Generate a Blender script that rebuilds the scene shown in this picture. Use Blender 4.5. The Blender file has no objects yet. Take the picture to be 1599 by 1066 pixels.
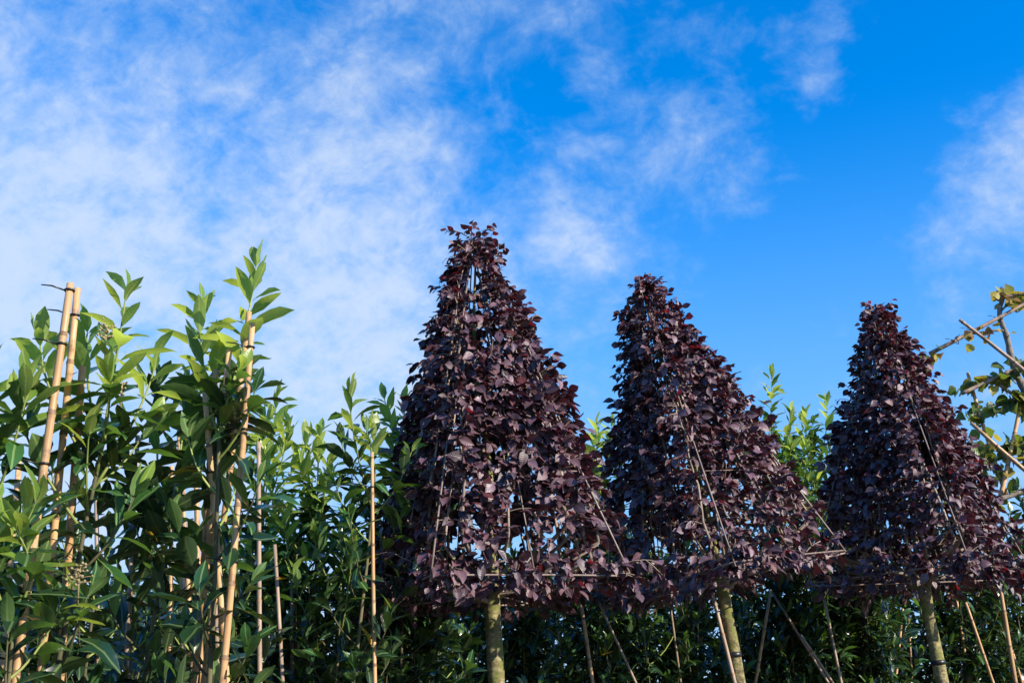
import bpy, math, random
import numpy as np
from mathutils import Vector, Matrix
R = math.radians
rng = np.random.default_rng(7)
random.seed(7)
scene = bpy.context.scene
C = scene.collection

# ------------------------------------------------------------------ camera
W, H, F = 1599.0, 1066.0, 1690.0          # photo size and focal length in photo pixels
PITCH = R(20.5); EYE = 1.6
cam_d = bpy.data.cameras.new('camera'); cam = bpy.data.objects.new('camera', cam_d); C.objects.link(cam)
cam_d.sensor_width = 36.0; cam_d.lens = 36.0 * F / W; cam_d.clip_start = 0.05; cam_d.clip_end = 3000
cam.location = (0, 0, EYE); cam.rotation_euler = (R(90) + PITCH, 0, 0)
scene.camera = cam
CP, SP = math.cos(PITCH), math.sin(PITCH)
def ray(px, py):
    u = (px - W/2) / F; v = (H/2 - py) / F
    return np.array([u, CP - v*SP, SP + v*CP])
def at(px, py, Y):                         # point on the upright plane Y metres in front of the eye
    d = ray(px, py); return np.array([0, 0, EYE]) + d * (Y / d[1])
def project(P):
    P = np.asarray(P, float); y = P[..., 1]; z = P[..., 2] - EYE
    dep = y*CP + z*SP
    return W/2 + F*P[..., 0]/dep, H/2 - F*(-y*SP + z*CP)/dep, dep

# ------------------------------------------------------------------ sky, sun, exposure
SUN_AZ, SUN_EL = R(124), R(28)             # azimuth from +Y towards +X
SKY_STRENGTH = 0.15
def nd(nt, typ, **kw):
    n = nt.nodes.new(typ)
    for k, v in kw.items():
        if k.startswith('in_'): pass
        else: setattr(n, k, v)
    return n
class NT:                                   # small node-graph helper
    def __init__(s, nt): s.t = nt; s.L = nt.links.new
    def put(s, sock, v):
        if hasattr(v, 'is_output') or isinstance(v, bpy.types.NodeSocket): s.L(v, sock)
        else: sock.default_value = v
    def math(s, op, a, b=0.0, c=0.0, clamp=False):
        n = s.t.nodes.new('ShaderNodeMath'); n.operation = op; n.use_clamp = clamp
        s.put(n.inputs[0], a); s.put(n.inputs[1], b); s.put(n.inputs[2], c); return n.outputs[0]
    def vmath(s, op, a, b=(0, 0, 0), out=0):
        n = s.t.nodes.new('ShaderNodeVectorMath'); n.operation = op
        s.put(n.inputs[0], a); s.put(n.inputs[1], b); return n.outputs[out]
    def noise(s, vec, scale, detail=4, rough=.5, dist=0.0, color=False):
        n = s.t.nodes.new('ShaderNodeTexNoise'); s.L(vec, n.inputs['Vector'])
        n.inputs['Scale'].default_value = scale; n.inputs['Detail'].default_value = detail
        n.inputs['Roughness'].default_value = rough; n.inputs['Distortion'].default_value = dist
        return n.outputs['Color' if color else 'Fac']
    def maprange(s, v, a, b, c=0.0, d=1.0, smooth=True):
        n = s.t.nodes.new('ShaderNodeMapRange'); n.interpolation_type = 'SMOOTHSTEP' if smooth else 'LINEAR'
        s.put(n.inputs[0], v); s.put(n.inputs[1], a); s.put(n.inputs[2], b); s.put(n.inputs[3], c); s.put(n.inputs[4], d)
        return n.outputs[0]
    def mix(s, f, a, b, blend='MIX'):
        n = s.t.nodes.new('ShaderNodeMix'); n.data_type = 'RGBA'; n.blend_type = blend
        s.put(n.inputs['Factor'], f); s.put(n.inputs[6], a); s.put(n.inputs[7], b); return n.outputs[2]
    def node(s, typ): return s.t.nodes.new(typ)

world = bpy.data.worlds.new('World'); scene.world = world; world.use_nodes = True
wt = world.node_tree; wt.nodes.clear(); n = NT(wt)
sky = n.node('ShaderNodeTexSky'); sky.sky_type = 'NISHITA'; sky.sun_disc = False
sky.sun_elevation = SUN_EL; sky.sun_rotation = SUN_AZ
sky.air_density = 1.0; sky.dust_density = 0.3; sky.ozone_density = 3.0
gam = n.node('ShaderNodeGamma'); n.L(sky.outputs[0], gam.inputs[0]); gam.inputs[1].default_value = 1.0
hs = n.node('ShaderNodeHueSaturation'); hs.inputs['Saturation'].default_value = 1.7; hs.inputs['Value'].default_value = 1.26
n.L(gam.outputs[0], hs.inputs['Color'])
geo = n.node('ShaderNodeTexCoord'); D = geo.outputs['Generated']
sep = n.node('ShaderNodeSeparateXYZ'); n.L(D, sep.inputs[0])
zc = n.math('ADD', n.math('MAXIMUM', sep.outputs[2], 0.0), 0.85)
comb = n.node('ShaderNodeCombineXYZ')
for i in (0, 1): n.L(n.math('DIVIDE', sep.outputs[i], zc), comb.inputs[i])
mp = n.node('ShaderNodeMapping'); n.L(comb.outputs[0], mp.inputs[0]); mp.inputs['Rotation'].default_value = (0, 0, R(28)); mp.inputs['Scale'].default_value = (1.55, 1.75, 1)
warp = n.vmath('ADD', mp.outputs[0], n.vmath('MULTIPLY', n.noise(mp.outputs[0], 9.0, 3, .5, 0, True), (.05, .05, 0)))
big = n.noise(warp, 4.2, 4, .55)
fine = n.noise(warp, 18.0, 10, .62)
ripple = n.noise(warp, 55.0, 6, .62)
fld = n.math('ADD', n.math('MULTIPLY', big, .5), n.math('ADD', n.math('ADD', .25, n.math('MULTIPLY', n.math('SUBTRACT', fine, .5), .64)), n.math('MULTIPLY', n.math('SUBTRACT', ripple, .5), .24)))
def sky_dir(px, py):
    d = ray(px, py); return tuple(d/np.linalg.norm(d))
cov = 0.0
BLOBS = [  # where the thin cloud sheets drift: direction, outer radius, inner radius (degrees), amount
    ((150, 450), 22, 4, .08), ((-600, 250), 30, 8, .10), ((520, 330), 13, 2, .07), ((330, 120), 15, 4, .03), ((60, 140), 8, 1, .04), ((640, 130), 7, 2, .11), ((850, 20), 5, .5, .07),
    ((980, 300), 8, 1, .13), ((1130, 245), 5, 1, .15), ((1180, 265), 3, .5, .08), ((890, 385), 3, .2, .11), ((700, 500), 12, 3, .10), ((1085, 435), 2.0, .1, .11), ((300, 640), 21, 6, .19), ((1120, 55), 2.2, .2, .09), ((1180, 10), 4, 1, -.10),
    ((1240, 80), 3.0, .2, .10), ((1310, 115), 2.6, .2, .10), ((1300, 165), 2.4, .2, .11), ((1590, 200), 4.5, .5, .15), ((1545, 310), 4.5, .5, .13), ((1480, 370), 4, .5, .11), ((1560, 500), 7, 2, .06), ((2200, 300), 16, 4, .10), ((960, 130), 4, 1, -.05),
    ((790, 150), 4.5, 1.5, -.12), ((790, 270), 3, 1, -.06), ((1250, 360), 9, 4, -.16), ((1420, 180), 5, 2, -.10), ((350, 260), 4, .5, -.12), ((240, 150), 3, .6, -.05), ((1480, 50), 6, 2, -.12)]
for (p, ro, ri, a) in BLOBS:
    dot = n.vmath('DOT_PRODUCT', D, sky_dir(*p), out=1)
    b = n.maprange(dot, math.cos(R(ro)), math.cos(R(ri)), 0.0, a)
    cov = b if isinstance(cov, float) else n.math('ADD', cov, b)
low = n.maprange(sep.outputs[2], 0.36, 0.05, 0.0, .10)
tot = n.math('ADD', n.math('ADD', fld, cov), low)
alpha = n.maprange(tot, 0.43, 1.02, 0.0, .86)
cloudcol = n.mix(n.maprange(tot, .55, .95), (1.8, 2.5, 3.6, 1), (2.6, 3.05, 3.75, 1))
blue = n.mix(1.0, hs.outputs[0], (1, .85, .97, 1), 'MULTIPLY')
blue = n.mix(n.maprange(sep.outputs[2], .54, .12, 0.0, .74), blue, (1.35, 2.3, 3.75, 1))
skycol = n.mix(alpha, blue, cloudcol)
bg = n.node('ShaderNodeBackground'); n.L(skycol, bg.inputs[0]); bg.inputs[1].default_value = SKY_STRENGTH
wo = n.node('ShaderNodeOutputWorld'); n.L(bg.outputs[0], wo.inputs[0])

sun_d = bpy.data.lights.new('sun', 'SUN'); sun = bpy.data.objects.new('sun', sun_d); C.objects.link(sun)
sun_d.energy = 5.0; sun_d.angle = R(0.5); sun_d.color = (1.0, .90, .76)
TO_SUN = Vector((math.cos(SUN_EL)*math.sin(SUN_AZ), math.cos(SUN_EL)*math.cos(SUN_AZ), math.sin(SUN_EL)))
sun.rotation_euler = TO_SUN.to_track_quat('Z', 'Y').to_euler(); sun.location = TO_SUN * 40
vs = scene.view_settings; vs.view_transform = 'Standard'; vs.look = 'None'; vs.gamma = 1; vs.exposure = 0.8; vs.use_curve_mapping = False
cy = scene.cycles; cy.max_bounces = 6; cy.diffuse_bounces = 3; cy.transmission_bounces = 4; cy.transparent_max_bounces = 6; cy.use_denoising = True

# ------------------------------------------------------------------ materials
def material(name):
    m = bpy.data.materials.new(name); m.use_nodes = True; m.node_tree.nodes.clear()
    return m, NT(m.node_tree)
def leaf_material(name, top, under, rib, glow, trans, rough, spec=.5, vary=.5, bump=.25, vein=9.0, hue=(1, 1, 1), spots=None, coat=0.0):
    m, g = material(name)
    uv = g.node('ShaderNodeUVMap').outputs[0]
    s = g.node('ShaderNodeSeparateXYZ'); g.L(uv, s.inputs[0])
    u = g.math('ABSOLUTE', g.math('SUBTRACT', s.outputs[0], .5)); v = s.outputs[1]
    gi = g.node('ShaderNodeNewGeometry'); oi = g.node('ShaderNodeObjectInfo')
    rnd = g.math('FRACT', g.math('ADD', gi.outputs['Random Per Island'], oi.outputs['Random']))
    rnd2 = g.math('FRACT', g.math('MULTIPLY', rnd, 7.31))
    tint = g.maprange(rnd, 0, 1, 1 - vary, 1 + vary, False)
    col = g.mix(gi.outputs['Backfacing'], (*top, 1), (*under, 1))
    col = g.mix(1.0, col, (1, 1, 1, 1), 'MULTIPLY')
    vm = g.node('ShaderNodeVectorMath'); vm.operation = 'SCALE'; g.L(col, vm.inputs[0]); g.L(tint, vm.inputs['Scale'])
    col = g.mix(g.math('MULTIPLY', rnd2, .45), vm.outputs[0], g.mix(1.0, vm.outputs[0], (*hue, 1), 'MULTIPLY'))
    nz = g.noise(uv, 5.0, 4, .6)
    col = g.mix(g.maprange(nz, .35, .7, 0, .35), col, g.mix(1.0, col, (.62, .66, .6, 1), 'MULTIPLY'))
    ribm = g.maprange(u, .028, .012)
    col = g.mix(g.math('MULTIPLY', ribm, .75), col, (*rib, 1))
    if spots:
        sp = g.maprange(g.noise(g.vmath('ADD', uv, g.node('ShaderNodeObjectInfo').outputs['Location']), 6.0, 3, .6), .62, .70)
        col = g.mix(g.math('MULTIPLY', sp, .8), col, (*spots, 1))
    veins = g.math('SINE', g.math('MULTIPLY', g.math('SUBTRACT', v, g.math('MULTIPLY', u, .8)), vein*6.283))
    hgt = g.math('SUBTRACT', g.math('MULTIPLY', veins, .35), g.math('MULTIPLY', ribm, 1.0))
    hgt = g.math('ADD', hgt, g.math('MULTIPLY', g.noise(uv, 14, 3, .6), .8))
    bp = g.node('ShaderNodeBump'); bp.inputs['Strength'].default_value = bump; bp.inputs['Distance'].default_value = .004; g.L(hgt, bp.inputs['Height'])
    pb = g.node('ShaderNodeBsdfPrincipled'); g.L(col, pb.inputs['Base Color'])
    pb.inputs['Roughness'].default_value = rough; pb.inputs['Specular IOR Level'].default_value = spec
    g.L(g.math('ADD', g.math('MULTIPLY', rnd2, .12), rough - .06), pb.inputs['Roughness'])
    pb.inputs['Coat Weight'].default_value = coat; pb.inputs['Coat Roughness'].default_value = .18
    g.L(bp.outputs[0], pb.inputs['Normal'])
    tl = g.node('ShaderNodeBsdfTranslucent'); gv = g.node('ShaderNodeVectorMath'); gv.operation = 'SCALE'
    gv.inputs[0].default_value = glow; g.L(tint, gv.inputs['Scale']); g.L(gv.outputs[0], tl.inputs[0]); g.L(bp.outputs[0], tl.inputs['Normal'])
    ms = g.node('ShaderNodeMixShader'); ms.inputs[0].default_value = trans
    g.L(pb.outputs[0], ms.inputs[1]); g.L(tl.outputs[0], ms.inputs[2])
    o = g.node('ShaderNodeOutputMaterial'); g.L(ms.outputs[0], o.inputs[0]); return m
M = {}
M['laurel_old'] = leaf_material('laurel_leaf_old', (.009, .028, .012), (.036, .068, .030), (.10, .15, .05), (.09, .18, .02), .10, .25, .5, .35, .06, 8, (1.15, 1.03, .85))
M['laurel_mid'] = leaf_material('laurel_leaf', (.026, .078, .022), (.08, .14, .05), (.18, .28, .09), (.19, .38, .04), .22, .26, .5, .3, .06, 8, (1.2, 1.04, .75))
M['laurel_young'] = leaf_material('laurel_leaf_young', (.15, .27, .050), (.20, .29, .080), (.38, .43, .14), (.54, .66, .08), .45, .34, .45, .25, .07, 8, (1.35, 1.02, .7))
M['laurel_yellow'] = leaf_material('laurel_leaf_yellow', (.50, .26, .02), (.45, .24, .03), (.5, .35, .1), (.7, .4, .02), .4, .45, .4, .3)
M['plum_dark'] = leaf_material('plum_leaf', (.090, .051, .066), (.066, .034, .047), (.15, .095, .105), (.13, .010, .020), .09, .45, .62, .6, .30, 9, (1.35, .8, .75), spots=(.09, .06, .05))
M['plum_red'] = leaf_material('plum_leaf_red', (.10, .032, .036), (.09, .028, .034), (.15, .05, .05), (.26, .016, .024), .30, .42, .5, .35, .28, 9, (1.2, .9, .8))
M['lime_green'] = leaf_material('lime_leaf', (.055, .095, .022), (.13, .17, .07), (.2, .24, .1), (.24, .34, .03), .3, .45, .4, .35, .28, 6, (1.5, 1.1, .5))
M['lime_yellow'] = leaf_material('lime_leaf_yellow', (.30, .27, .05), (.30, .28, .09), (.36, .33, .14), (.55, .45, .05), .4, .5, .4, .3, .28, 6, (1.2, .85, .6), spots=(.20, .10, .03))
M['lime_brown'] = leaf_material('lime_leaf_brown', (.22, .13, .035), (.25, .17, .07), (.25, .18, .08), (.35, .2, .04), .3, .6, .3, .35, .3, 6, (1.2, .85, .6))

def rough_material(name, stops, scale, stretch=(1, 1, 1), rough=.75, bump=.4, dist=.01, detail=6, second=None, spec=.3):
    m, g = material(name)
    tc = g.node('ShaderNodeTexCoord').outputs['Object']
    oi = g.node('ShaderNodeObjectInfo')
    mpn = g.node('ShaderNodeMapping'); g.L(g.vmath('ADD', tc, g.vmath('SCALE', oi.outputs['Location'], (0, 0, 0))), mpn.inputs[0]); mpn.inputs['Scale'].default_value = stretch
    f = g.noise(mpn.outputs[0], scale, detail, .62, .3)
    cr = g.node('ShaderNodeValToRGB'); g.L(f, cr.inputs[0])
    el = cr.color_ramp.elements
    while len(el) < len(stops): el.new(.5)
    for e, (p, c) in zip(el, stops): e.position = p; e.color = (*c, 1)
    col = cr.outputs[0]
    if second:
        c2, sc2, lo, hi = second
        col = g.mix(g.maprange(g.noise(tc, sc2, 5, .65), lo, hi, 0, .9), col, (*c2, 1))
    tv = g.maprange(oi.outputs['Random'], 0, 1, .72, 1.2, False)
    vm = g.node('ShaderNodeVectorMath'); vm.operation = 'SCALE'; g.L(col, vm.inputs[0]); g.L(tv, vm.inputs['Scale'])
    bp = g.node('ShaderNodeBump'); bp.inputs['Strength'].default_value = bump; bp.inputs['Distance'].default_value = dist; g.L(f, bp.inputs['Height'])
    pb = g.node('ShaderNodeBsdfPrincipled'); g.L(vm.outputs[0], pb.inputs['Base Color']); pb.inputs['Roughness'].default_value = rough
    pb.inputs['Specular IOR Level'].default_value = spec; g.L(bp.outputs[0], pb.inputs['Normal'])
    o = g.node('ShaderNodeOutputMaterial'); g.L(pb.outputs[0], o.inputs[0]); return m
M['bamboo'] = rough_material('bamboo', [(.25, (.30, .155, .065)), (.5, (.50, .30, .14)), (.8, (.62, .43, .24))], 30, (1, 1, .10), .42, .25, .003, second=((.15, .085, .045), 11, .52, .74), spec=.3)
M['bamboo_old'] = rough_material('bamboo_weathered', [(.25, (.16, .105, .065)), (.55, (.34, .25, .18)), (.8, (.46, .37, .29))], 30, (1, 1, .10), .55, .3, .003, second=((.10, .07, .045), 9, .58, .76))
M['node'] = rough_material('bamboo_node', [(.3, (.12, .065, .035)), (.7, (.30, .19, .10))], 40, (1, 1, 1), .6, .3, .003)
M['hollow'] = rough_material('cane_hollow', [(.3, (.10, .045, .02)), (.7, (.22, .11, .05))], 40, (1, 1, 1), .8, .3, .003)
M['rod'] = rough_material('frame_rod', [(.3, (.14, .10, .085)), (.7, (.33, .25, .21))], 25, (1, 1, .3), .5, .3, .003)
M['bark'] = rough_material('plum_bark', [(.30, (.06, .048, .028)), (.48, (.19, .155, .075)), (.62, (.33, .29, .13)), (.78, (.45, .42, .27))], 26, (1, 1, 1.6), .85, .9, .012, 8, second=((.16, .17, .04), 11.0, .47, .58))
M['twig'] = rough_material('plum_twig', [(.3, (.15, .115, .09)), (.7, (.38, .30, .24))], 20, (1, 1, .4), .6, .4, .004, second=((.25, .21, .08), 4, .58, .72))
M['laurel_stem'] = rough_material('laurel_stem', [(.3, (.05, .055, .025)), (.7, (.14, .12, .06))], 20, (1, 1, .4), .7, .4, .004)
M['laurel_shoot'] = rough_material('laurel_green_shoot', [(.3, (.16, .22, .05)), (.7, (.30, .34, .09))], 12, (1, 1, .4), .5, .2, .003)
M['lime_bark'] = rough_material('espalier_bark', [(.3, (.09, .075, .06)), (.6, (.21, .185, .15)), (.8, (.32, .29, .24))], 26, (1, 1, .8), .8, .7, .008)
M['black'] = rough_material('black_rubber', [(.3, (.010, .010, .012)), (.7, (.02, .02, .022))], 30, (1, 1, 1), .38, .2, .002, spec=.5)
M['bud'] = rough_material('flower_bud', [(.3, (.25, .20, .09)), (.7, (.45, .37, .22))], 60, (1, 1, 1), .8, .2, .002)
M['soil'] = rough_material('nursery_soil', [(.3, (.035, .026, .018)), (.55, (.08, .06, .04)), (.8, (.13, .10, .07))], 3.0, (1, 1, 1), .95, .8, .05, 10, second=((.05, .075, .02), 1.2, .5, .62))

# ------------------------------------------------------------------ mesh helpers
class MB:
    def __init__(s): s.v = []; s.f = []; s.mi = []
    def tube(s, pts, rad, sides=7, mi=0, cap=True, hollow=None):
        pts = np.asarray(pts, float); k = len(pts); rad = np.broadcast_to(np.asarray(rad, float), (k,))
        tan = np.gradient(pts, axis=0); tan /= np.linalg.norm(tan, axis=1)[:, None] + 1e-12
        ref = np.array([1., 0, 0]) if abs(tan[0][0]) < .8 else np.array([0., 1, 0])
        b0 = len(s.v); a = np.linspace(0, 2*np.pi, sides, endpoint=False)
        nrm = ref - tan[0]*ref.dot(tan[0]); nrm /= np.linalg.norm(nrm)
        for i in range(k):
            nrm = nrm - tan[i]*nrm.dot(tan[i]); nrm /= np.linalg.norm(nrm)+1e-12; bi = np.cross(tan[i], nrm)
            for q in a: s.v.append(pts[i] + rad[i]*(math.cos(q)*nrm + math.sin(q)*bi))
        for i in range(k-1):
            m = mi[i] if isinstance(mi, (list, tuple)) else mi
            for j in range(sides):
                s.f.append((b0+i*sides+j, b0+i*sides+(j+1) % sides, b0+(i+1)*sides+(j+1) % sides, b0+(i+1)*sides+j)); s.mi.append(m)
        m = mi if not isinstance(mi, (list, tuple)) else mi[0]
        if hollow is None:
            if cap:
                s.f.append(tuple(b0+j for j in range(sides))[::-1]); s.mi.append(m)
                s.f.append(tuple(b0+(k-1)*sides+j for j in range(sides))); s.mi.append(m)
        else:                               # open cane top: rim, then an inner wall going down
            t = tan[-1]; o = b0+(k-1)*sides
            r1 = len(s.v)
            for j in range(sides): s.v.append(pts[-1] + (np.array(s.v[o+j])-pts[-1])*.62)
            r2 = len(s.v)
            for j in range(sides): s.v.append(np.array(s.v[r1+j]) - t*.04)
            for j in range(sides):
                j2 = (j+1) % sides
                s.f.append((o+j, o+j2, r1+j2, r1+j)); s.mi.append(m)
                s.f.append((r1+j, r1+j2, r2+j2, r2+j)); s.mi.append(hollow)
            s.f.append(tuple(r2+j for j in range(sides))); s.mi.append(hollow)
            s.f.append(tuple(b0+j for j in range(sides))[::-1]); s.mi.append(m)
    def build(s, name, mats, parent=None, origin=(0, 0, 0), smooth=True):
        v = np.asarray(s.v, float) - np.asarray(origin)
        me = bpy.data.meshes.new(name); me.from_pydata(v.tolist(), [], s.f); me.update()
        for m in (mats if isinstance(mats, (list, tuple)) else [mats]): me.materials.append(m)
        me.polygons.foreach_set('material_index', s.mi)
        me.polygons.foreach_set('use_smooth', [smooth]*len(s.f))
        o = bpy.data.objects.new(name, me); C.objects.link(o)
        if parent is not None: o.parent = parent
        return o
def tag(o, label, cat, group=None, kind=None):
    o['label'] = label; o['category'] = cat
    if group: o['group'] = group
    if kind: o['kind'] = kind
    return o
def empty(name, loc):
    o = bpy.data.objects.new(name, None); C.objects.link(o); o.location = loc; o.empty_display_size = .1; return o
def unit(v): v = np.asarray(v, float); return v/(np.linalg.norm(v)+1e-12)
def bez(a, b, c, k=7):
    t = np.linspace(0, 1, k)[:, None]; return (1-t)**2*a + 2*t*(1-t)*b + t*t*c

# ------------------------------------------------------------------ leaf templates (length 1 along +Y, upper face +Z)
def leaf_template(prof, droop, fold, twist, wave, ph):
    rows = [(y, w) for y, w in prof]; V = []; UV = []
    for i, (y, w) in enumerate(rows):
        zb = -droop*y*y; yy = y*(1 - .18*abs(droop)*y); a = twist*y
        for s in (-1, 0, 1):
            x = s*w; z = abs(s)*fold*w + wave*w*math.sin(ph + y*9 + s*1.3)
            V.append((x*math.cos(a) - z*math.sin(a) + .10*wave*math.sin(ph+y*4), yy, zb + x*math.sin(a) + z*math.cos(a)))
            UV.append((.5 + s*w, y))
    Fc = []
    for i in range(len(rows)-1):
        b = i*3
        Fc += [(b, b+1, b+4, b+3), (b+1, b+2, b+5, b+4)]
    return np.array(V), np.array(UV), np.array(Fc)
LAUREL = [(0, .010), (.08, .014), (.18, .072), (.36, .142), (.58, .168), (.78, .135), (.92, .056), (1, .004)]
PLUM = [(0, .010), (.12, .014), (.20, .13), (.36, .255), (.56, .275), (.76, .19), (.90, .075), (1, .005)]
LIME = [(0, .012), (.16, .016), (.20, .25), (.34, .40), (.52, .42), (.72, .29), (.88, .10), (1, .005)]
TEMPL = {}
r2 = random.Random(3)
def mk(species, prof, k, dr, fo):
    out = []
    for i in range(k):
        ws = r2.uniform(.85, 1.15)
        out.append(leaf_template([(y, w*ws) for y, w in prof], r2.uniform(*dr), r2.uniform(*fo), r2.uniform(-.35, .35), r2.uniform(.0, .22), r2.uniform(0, 6)))
    TEMPL[species] = out
mk('laurel', LAUREL, 9, (-.12, .55), (.10, .55)); mk('plum', PLUM, 7, (.0, .45), (.0, .5)); mk('lime', LIME, 6, (.1, .7), (-.4, .4))
MATS = {'laurel': ['laurel_old', 'laurel_mid', 'laurel_young', 'laurel_yellow'], 'plum': ['plum_dark', 'plum_red'], 'lime': ['lime_green', 'lime_yellow', 'lime_brown']}
def fast_mesh(name, V, Fc, UV, mi, mats):
    me = bpy.data.meshes.new(name); nf = len(Fc)
    me.vertices.add(len(V)); me.vertices.foreach_set('co', V.astype(np.float32).ravel())
    me.loops.add(nf*4); me.loops.foreach_set('vertex_index', Fc.astype(np.int32).ravel())
    me.polygons.add(nf); me.polygons.foreach_set('loop_start', np.arange(nf, dtype=np.int32)*4)
    me.polygons.foreach_set('material_index', mi.astype(np.int32)); me.polygons.foreach_set('use_smooth', np.ones(nf, bool))
    uvl = me.uv_layers.new(name='UVMap'); uvl.data.foreach_set('uv', UV[Fc.ravel()].astype(np.float32).ravel())
    for m in mats: me.materials.append(M[m])
    me.update(); me.validate(); return me
LEAFMESH = {}
for sp, ts in TEMPL.items():
    for k, (V, UV, Fc) in enumerate(ts):
        for mi, mn in enumerate(MATS[sp]):
            LEAFMESH[sp, k, mi] = fast_mesh('leaf', V, Fc, UV, np.zeros(len(Fc), int), [mn])

class Foliage:                              # leaves of one plant, split into leaf objects and one remaining mass at the end
    all = []
    def __init__(s, species, root, base, most=300, minpx=12, label=None):
        s.sp = species; s.root = root; s.base = np.asarray(base, float); s.P = []; s.A = []; s.k = []; s.m = []; s.most = most; s.minpx = minpx
        Foliage.all.append(s)
    def add(s, p, d, nrm, size, mat):
        d = unit(d); nrm = np.asarray(nrm, float); nrm = nrm - d*nrm.dot(d)
        if np.linalg.norm(nrm) < 1e-3: nrm = np.array([.3, -.4, .8]) - d*np.dot(d, [.3, -.4, .8])
        nrm = unit(nrm); x = np.cross(d, nrm)
        s.P.append(p); s.A.append(np.stack([x, d, nrm], 1)*size); s.k.append(int(rng.integers(len(TEMPL[s.sp])))); s.m.append(mat)
def finish_foliage():
    # which leaves of each plant show largest: a coarse depth test over all leaves
    GX, GY = 533, 356
    buf = np.full(GX*GY, 1e9); info = []
    st = np.array([[0, .15, 0], [0, .35, 0], [0, .55, 0], [0, .75, 0], [0, .95, 0], [.1, .5, 0], [-.1, .5, 0]])
    for f in Foliage.all:
        P = np.array(f.P); A = np.array(f.A)
        pts = P[:, None, :] + np.einsum('nij,kj->nki', A, st)
        px, py, dep = project(pts)
        ok = (px > 0) & (px < W) & (py > 0) & (py < H) & (dep > .3)
        idx = np.clip((py/3).astype(int), 0, GY-1)*GX + np.clip((px/3).astype(int), 0, GX-1)
        np.minimum.at(buf, idx[ok], dep[ok])
        L = np.linalg.norm(A[:, :, 1], axis=1)*F/np.maximum(dep.mean(1), .3)
        info.append((idx, ok, dep, L))
    nobj = 0
    for f, (idx, ok, dep, L) in zip(Foliage.all, info):
        vis = (ok & (dep <= buf[idx] + .035)).sum(1)*L
        vis[(L < f.minpx)] = 0
        order = np.argsort(-vis); pick = [i for i in order[:f.most] if vis[i] > 0]
        chosen = np.zeros(len(vis), bool); chosen[pick] = True
        P = np.array(f.P) - f.base; A = np.array(f.A)
        for i in pick:
            o = bpy.data.objects.new('leaf', LEAFMESH[f.sp, f.k[i], f.m[i]]); C.objects.link(o); o.parent = f.root
            mt = Matrix(A[i].tolist()).to_4x4(); mt.translation = P[i]; o.matrix_basis = mt
            nobj += 1
        rest = np.where(~chosen)[0]
        if len(rest) == 0: continue
        VV, UU, FF, MI = [], [], [], []; off = 0
        ks = np.array(f.k)[rest]; ms = np.array(f.m)[rest]
        for k in range(len(TEMPL[f.sp])):
            sel = rest[ks == k]
            if len(sel) == 0: continue
            V, UV, Fc = TEMPL[f.sp][k]; nv = len(V)
            v = P[sel][:, None, :] + np.einsum('nij,kj->nki', A[sel], V)
            VV.append(v.reshape(-1, 3)); UU.append(np.tile(UV, (len(sel), 1)))
            FF.append((Fc[None] + (off + np.arange(len(sel))*nv)[:, None, None]).reshape(-1, 4)); off += len(sel)*nv
            MI.append(np.repeat(ms[ks == k], len(Fc)))
        me = fast_mesh('foliage', np.concatenate(VV), np.concatenate(FF), np.concatenate(UU), np.concatenate(MI), MATS[f.sp])
        o = bpy.data.objects.new('foliage', me); C.objects.link(o); o.parent = f.root; o['kind'] = 'stuff'
    print('leaf objects', nobj, 'leaves', sum(len(f.P) for f in Foliage.all))

# ------------------------------------------------------------------ ground
mb = MB()
N = 40; xs = np.concatenate([-np.geomspace(900, 6, 12), np.linspace(-5, 9, 21), np.geomspace(10, 900, 12)])
ys = np.concatenate([-np.geomspace(600, 4, 8), np.linspace(-3, 16, 25), np.geomspace(17, 1500, 12)])
for y in ys:
    for x in xs: mb.v.append((x, y, rng.uniform(-.02, .0) if abs(x) < 12 and abs(y) < 20 else -.01))
for j in range(len(ys)-1):
    for i in range(len(xs)-1):
        a = j*len(xs)+i; mb.f.append((a, a+1, a+len(xs)+1, a+len(xs))); mb.mi.append(0)
g_ = mb.build('ground', M['soil']); g_['kind'] = 'structure'; g_['label'] = 'bare dark nursery soil with sparse weeds between the rows'

# ------------------------------------------------------------------ bamboo canes
def to_ground(a, b, z=-.05):                # extend a->b (downwards) to the ground
    t = (z - a[2])/(b[2]-a[2]); return a + (b-a)*t
def cane(top, bottom, r, label, group=None, old=False, name='bamboo_cane', ties=(), seg=.27, mats=None):
    top = np.asarray(top, float); bottom = np.asarray(bottom, float); Lc = np.linalg.norm(top-bottom); d = (top-bottom)/Lc
    side = unit(np.cross(d, [.3, 1, .2])); bow = rng.uniform(-.012, .012)*Lc
    pts, rad, mi = [], [], []
    cuts = [0.0]; z = rng.uniform(.05, seg)
    while z < Lc - .03: cuts.append(z); z += seg*rng.uniform(.85, 1.15)
    def P(s): return bottom + d*s + side*bow*math.sin(math.pi*s/Lc)
    def Rr(s): return r*(1.18 - .30*s/Lc)
    for i, c in enumerate(cuts):
        if i == 0: pts.append(P(0)); rad.append(Rr(0)); mi.append(0); continue
        for dz, k, m in ((-.016, 1.0, 0), (-.006, 1.10, 1), (.000, 1.16, 1), (.005, 1.02, 1), (.010, .96, 0), (.04, 1.0, 0)):
            if c + dz < Lc - .012: pts.append(P(c+dz)); rad.append(Rr(c)*k); mi.append(m)
    pts.append(P(Lc)); rad.append(Rr(Lc)*1.0)
    mb = MB(); mb.tube(pts, rad, 10, mi, hollow=2)
    o = mb.build(name, mats or [M['bamboo_old' if old else 'bamboo'], M['node'], M['hollow']], origin=bottom); o.location = bottom
    if label: tag(o, label, 'cane', group)
    for s in ties:
        tie(o, P(Lc*s) - bottom, d, Rr(Lc*s)*1.25)
    return o
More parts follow.
